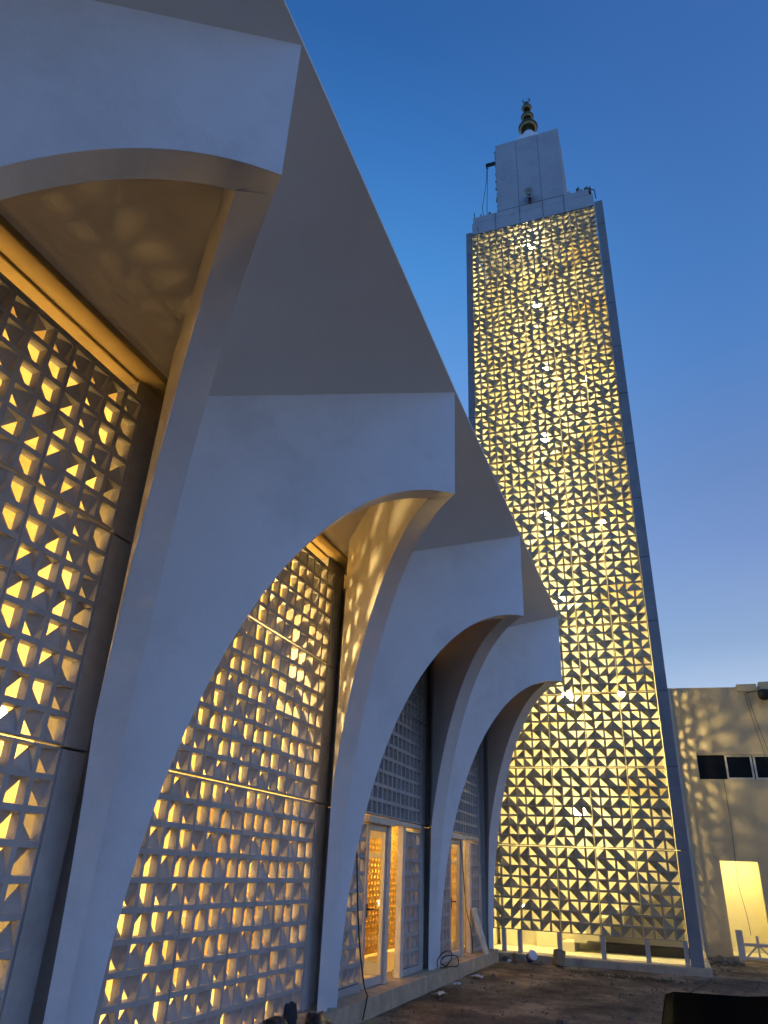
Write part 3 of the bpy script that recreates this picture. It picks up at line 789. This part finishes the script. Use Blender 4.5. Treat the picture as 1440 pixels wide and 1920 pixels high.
# cables by the piers
wire('cable', [(-3.82,9.18,2.9),(-3.80,9.33,2.0),(-3.79,9.47,1.2),(-3.79,9.62,.7),(-3.76,9.75,.3),(-3.66,9.62,.215),(-3.60,9.45,.21),(-3.585,9.30,.02)], 'black cable hanging down the lattice left of the nearer glass door', .009)
wire('cable', [(-3.83,14.72,2.1),(-3.80,14.8,1.6),(-3.80,15.0,1.0),(-3.78,15.3,.6),(-3.79,15.45,.22)], 'thin black cable hanging across the far doorway', .008)
wire('wire_coil', [(-3.70,12.75,.24),(-3.66,12.62,.34),(-3.60,12.72,.44),(-3.55,12.95,.45),(-3.56,13.1,.36),(-3.62,13.0,.24),(-3.66,12.8,.30),(-3.60,12.85,.38),(-3.5,13.2,.36),(-3.52,13.3,.22),(-3.64,13.25,.21),(-3.7,12.9,.215)], 'loose loops of black wire at the foot of the second slim pier', .008, cat='wire')

# heap of black bags at the foot of the near pier
def bag(name, loc, s, label, m, seed, cat='bag', el=(1,1,.7)):
    me = bpy.data.meshes.new(name); bm = bmesh.new(); bmesh.ops.create_icosphere(bm, subdivisions=4, radius=1)
    for v in bm.verts:
        c_ = v.co.copy()
        n_ = mathutils.noise.noise(c_*1.5+Vector((seed,0,0)))*.35 + mathutils.noise.noise(c_*4+Vector((seed,3,0)))*.16 + abs(mathutils.noise.noise(c_*8+Vector((0,seed,0))))*.12
        v.co = Vector((c_.x*el[0], c_.y*el[1], c_.z*el[2]))*(1+n_)*s
        if v.co.z < -.5*s*el[2]: v.co.z = -.5*s*el[2]
    for f in bm.faces: f.smooth = True
    bm.to_mesh(me); bm.free(); me.materials.append(M[m])
    o = bpy.data.objects.new(name, me); COL.objects.link(o); o.location = (loc[0],loc[1],loc[2]+.5*s*el[2])
    return tag(o, label, cat)
bag('rubbish_bag', (-3.70,7.62,.2), .085, 'dark bundle standing on the step at the foot of the lattice', 'cloth', 3, el=(.9,.8,1.4))
bag('rubbish_bag', (-3.50,7.80,0), .19, 'black plastic bag slumped over the step edge by the nearest pier', 'bag', 8, el=(.7,1.3,.95))
bag('rubbish_bag', (-3.66,7.25,.2), .12, 'flat black bag at the very bottom of the lattice', 'bag', 13, el=(.9,1.3,.6))

# ------------------------------------------------------------------ black car at the lower right (mostly outside the frame)
car = empty('parked_car', (0,0,0), 'black parked car whose flat bonnet pokes into the lower right corner', 'car')
cx0 = -.17; cy0, cy1 = 5.00, 6.62                 # nose, near side, far side
def body_sec(x, zb, zt, inset):
    return [(x,cy0+.02,zb),(x,cy0,zb+.3),(x,cy0+.03+inset,zt-.05),(x,cy0+.12+inset,zt),(x,cy1-.12-inset,zt),(x,cy1-.03-inset,zt-.05),(x,cy1,zb+.3),(x,cy1-.02,zb)]
secs = [body_sec(cx0-.03,.28,.80,.04), body_sec(cx0-.01,.25,.87,.02), body_sec(cx0+.05,.22,.89,.01), body_sec(.35,.22,.90,.01), body_sec(.62,.22,.925,.0), body_sec(1.2,.22,.95,0), body_sec(3.2,.22,.95,0), body_sec(3.75,.25,.93,.03), body_sec(3.9,.30,.80,.1)]
mb = MB()
for a, b in zip(secs[:-1], secs[1:]):
    for k in range(8):
        q = (k+1) % 8; mb.face(a[k], a[q], b[q], b[k])
mb.face(*secs[0]); mb.face(*reversed(secs[-1]))
mb.build('body', M['car'], car, bevel=.012)
mb = MB(); ins = .14
b_ = [(.62,cy0+.10,.92),(3.5,cy0+.10,.92),(3.5,cy1-.10,.92),(.62,cy1-.10,.92)]
t_ = [(1.35,cy0+.10+ins,1.46),(3.2,cy0+.10+ins,1.46),(3.2,cy1-.10-ins,1.46),(1.35,cy1-.10-ins,1.46)]
mb.hull(b_, t_); mb.build('cabin_glass', M['car_glass'], car, bevel=.02)
mb = MB(); mb.hull([(1.33,cy0+.09+ins,1.455),(3.22,cy0+.09+ins,1.455),(3.22,cy1-.09-ins,1.455),(1.33,cy1-.09-ins,1.455)], [(1.45,cy0+.2+ins,1.50),(3.1,cy0+.2+ins,1.50),(3.1,cy1-.2-ins,1.50),(1.45,cy1-.2-ins,1.50)])
for s_ in (0,1):
    y = cy0+.10 if s_ == 0 else cy1-.10; yi = y+(ins if s_==0 else -ins); w = .05 if s_==0 else -.05
    mb.hull([(.60,y-.004,.93),(.72,y-.004,.93),(.72,y+w,.93),(.60,y+w,.93)], [(1.33,yi-.004,1.46),(1.43,yi-.004,1.46),(1.43,yi+w,1.46),(1.33,yi+w,1.46)])
mb.build('cabin_roof', M['car'], car)
for x in (.55, 3.05):
    for y in (cy0+.02, cy1-.20):
        w = empty('wheel'); w.parent = car
        mb = MB(); mb.lathe([(.19,-.09),(.30,-.09),(.31,-.06),(.31,.06),(.30,.09),(.19,.09)], (0,0,0), 28)
        o = mb.build('tyre', M['tyre'], w, smooth=False); o.location = (x,y+.09,.31); o.rotation_euler = (math.pi/2,0,0)
        mb = MB(); mb.lathe([(.02,-.07),(.19,-.06),(.19,.06),(.02,.07)], (0,0,0), 20)
        o = mb.build('rim', M['chrome'], w); o.location = (x,y+.09,.31); o.rotation_euler = (math.pi/2,0,0)
for y in (cy0+.22, cy1-.22):
    mb = MB(); mb.hull([(cx0-.04,y-.16,.60),(cx0+.02,y-.16,.60),(cx0+.02,y+.16,.60),(cx0-.04,y+.16,.60)], [(cx0-.02,y-.16,.72),(cx0+.04,y-.16,.72),(cx0+.04,y+.16,.72),(cx0-.02,y+.16,.72)])
    mb.build('headlight', M['chrome'], car)
mb = MB(); mb.hull([(.60,cy0-.10,.96),(.72,cy0-.10,.96),(.72,cy0+.06,.96),(.60,cy0+.06,.96)], [(.62,cy0-.12,1.08),(.72,cy0-.12,1.08),(.72,cy0+.04,1.08),(.62,cy0+.04,1.08)])
mb.build('side_mirror', M['car'], car, bevel=.02)
mb = MB(); mb.tube([(.60,cy0+.30,.945),(.86,cy0+.52,1.12)], .008, 6); mb.tube([(.58,cy0+.95,.945),(.84,cy0+1.15,1.12)], .008, 6)
mb.build('wiper', M['cable'], car)

# ------------------------------------------------------------------ sky: dusk gradient
w = bpy.data.worlds.new('World'); scene.world = w; w.use_nodes = True
N = w.node_tree.nodes; L = w.node_tree.links
bg = N['Background']
tc = N.new('ShaderNodeTexCoord'); sx = N.new('ShaderNodeSeparateXYZ'); L.new(tc.outputs['Generated'], sx.inputs[0])
ramp = N.new('ShaderNodeValToRGB')
def lin(c): return tuple(((v/255)/12.92 if v/255 <= .04045 else ((v/255+.055)/1.055)**2.4) for v in c) + (1,)
def sky_ramp(r_, stops):
    e = r_.color_ramp.elements
    e[0].position = stops[0][0]; e[0].color = lin(stops[0][1]); e[1].position = stops[-1][0]; e[1].color = lin(stops[-1][1])
    for p_, c_ in stops[1:-1]:
        x = e.new(p_); x.color = lin(c_)
sky_ramp(ramp, [(0,(214,226,240)), (.12,(212,225,243)), (.2,(182,204,234)), (.27,(145,173,213)), (.39,(119,149,205)), (.46,(107,140,196)), (.60,(82,130,196)), (.68,(72,122,190)), (.82,(60,106,174)), (1,(50,92,160))])
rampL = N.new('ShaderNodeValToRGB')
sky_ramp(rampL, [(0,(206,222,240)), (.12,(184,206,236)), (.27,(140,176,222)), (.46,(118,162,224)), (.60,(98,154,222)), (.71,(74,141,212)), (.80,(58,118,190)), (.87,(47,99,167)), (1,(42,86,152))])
L.new(sx.outputs['Z'], ramp.inputs['Fac']); L.new(sx.outputs['Z'], rampL.inputs['Fac'])
mr = N.new('ShaderNodeMapRange'); mr.inputs['From Min'].default_value = -.26; mr.inputs['From Max'].default_value = .16; mr.interpolation_type = 'SMOOTHSTEP'
L.new(sx.outputs['X'], mr.inputs['Value'])
mxs = N.new('ShaderNodeMix'); mxs.data_type = 'RGBA'; L.new(mr.outputs[0], mxs.inputs['Factor'])
L.new(rampL.outputs['Color'], mxs.inputs['A']); L.new(ramp.outputs['Color'], mxs.inputs['B'])
# bluer tint behind the camera; unseen warm glow added low right to lift the soffits
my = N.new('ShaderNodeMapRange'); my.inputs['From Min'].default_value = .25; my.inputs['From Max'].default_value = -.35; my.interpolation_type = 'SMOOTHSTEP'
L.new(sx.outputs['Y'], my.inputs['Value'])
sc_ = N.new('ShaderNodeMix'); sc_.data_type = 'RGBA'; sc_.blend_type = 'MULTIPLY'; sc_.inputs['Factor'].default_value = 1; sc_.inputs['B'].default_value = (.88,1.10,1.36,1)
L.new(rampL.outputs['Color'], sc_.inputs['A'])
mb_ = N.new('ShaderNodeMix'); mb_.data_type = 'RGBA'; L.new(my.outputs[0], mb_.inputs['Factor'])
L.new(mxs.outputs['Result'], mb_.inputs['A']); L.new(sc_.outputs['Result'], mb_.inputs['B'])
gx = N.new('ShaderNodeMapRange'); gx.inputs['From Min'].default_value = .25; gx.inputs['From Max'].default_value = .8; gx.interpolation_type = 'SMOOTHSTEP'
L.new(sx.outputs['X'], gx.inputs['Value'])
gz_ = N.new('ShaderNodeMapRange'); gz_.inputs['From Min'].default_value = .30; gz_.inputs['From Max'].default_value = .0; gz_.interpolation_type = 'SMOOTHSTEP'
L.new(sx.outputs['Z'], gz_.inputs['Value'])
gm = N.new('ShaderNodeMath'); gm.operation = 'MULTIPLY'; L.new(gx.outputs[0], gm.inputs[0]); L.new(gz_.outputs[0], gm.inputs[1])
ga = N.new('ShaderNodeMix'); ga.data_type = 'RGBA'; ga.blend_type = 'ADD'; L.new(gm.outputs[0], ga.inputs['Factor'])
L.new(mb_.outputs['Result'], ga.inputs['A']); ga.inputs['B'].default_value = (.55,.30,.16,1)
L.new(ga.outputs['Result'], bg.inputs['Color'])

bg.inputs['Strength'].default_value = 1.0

# ------------------------------------------------------------------ camera
yaw, pitch, roll, f = -0.3705606867975338, 0.4607203623723175, 0.04642744095649231, 1341.9883760003097
fw = Vector((math.sin(yaw)*math.cos(pitch), math.cos(yaw)*math.cos(pitch), math.sin(pitch)))
r0 = Vector((math.cos(yaw), -math.sin(yaw), 0)); u0 = r0.cross(fw)
rv = r0*math.cos(roll) + u0*math.sin(roll); uv = -r0*math.sin(roll) + u0*math.cos(roll)
cam = bpy.data.cameras.new('camera'); co = bpy.data.objects.new('camera', cam); COL.objects.link(co)
co.matrix_world = Matrix(((rv.x,uv.x,-fw.x,0),(rv.y,uv.y,-fw.y,0),(rv.z,uv.z,-fw.z,1.6),(0,0,0,1)))
cam.sensor_fit = 'VERTICAL'; cam.sensor_height = 24; cam.sensor_width = 18; cam.lens = f/1920*24
cam.clip_start = .05; cam.clip_end = 6000
scene.camera = co
scene.view_settings.view_transform = 'Standard'; scene.view_settings.look = 'None'
scene.view_settings.exposure = 0; scene.view_settings.gamma = 1
scene.render.resolution_x = 768; scene.render.resolution_y = 1024
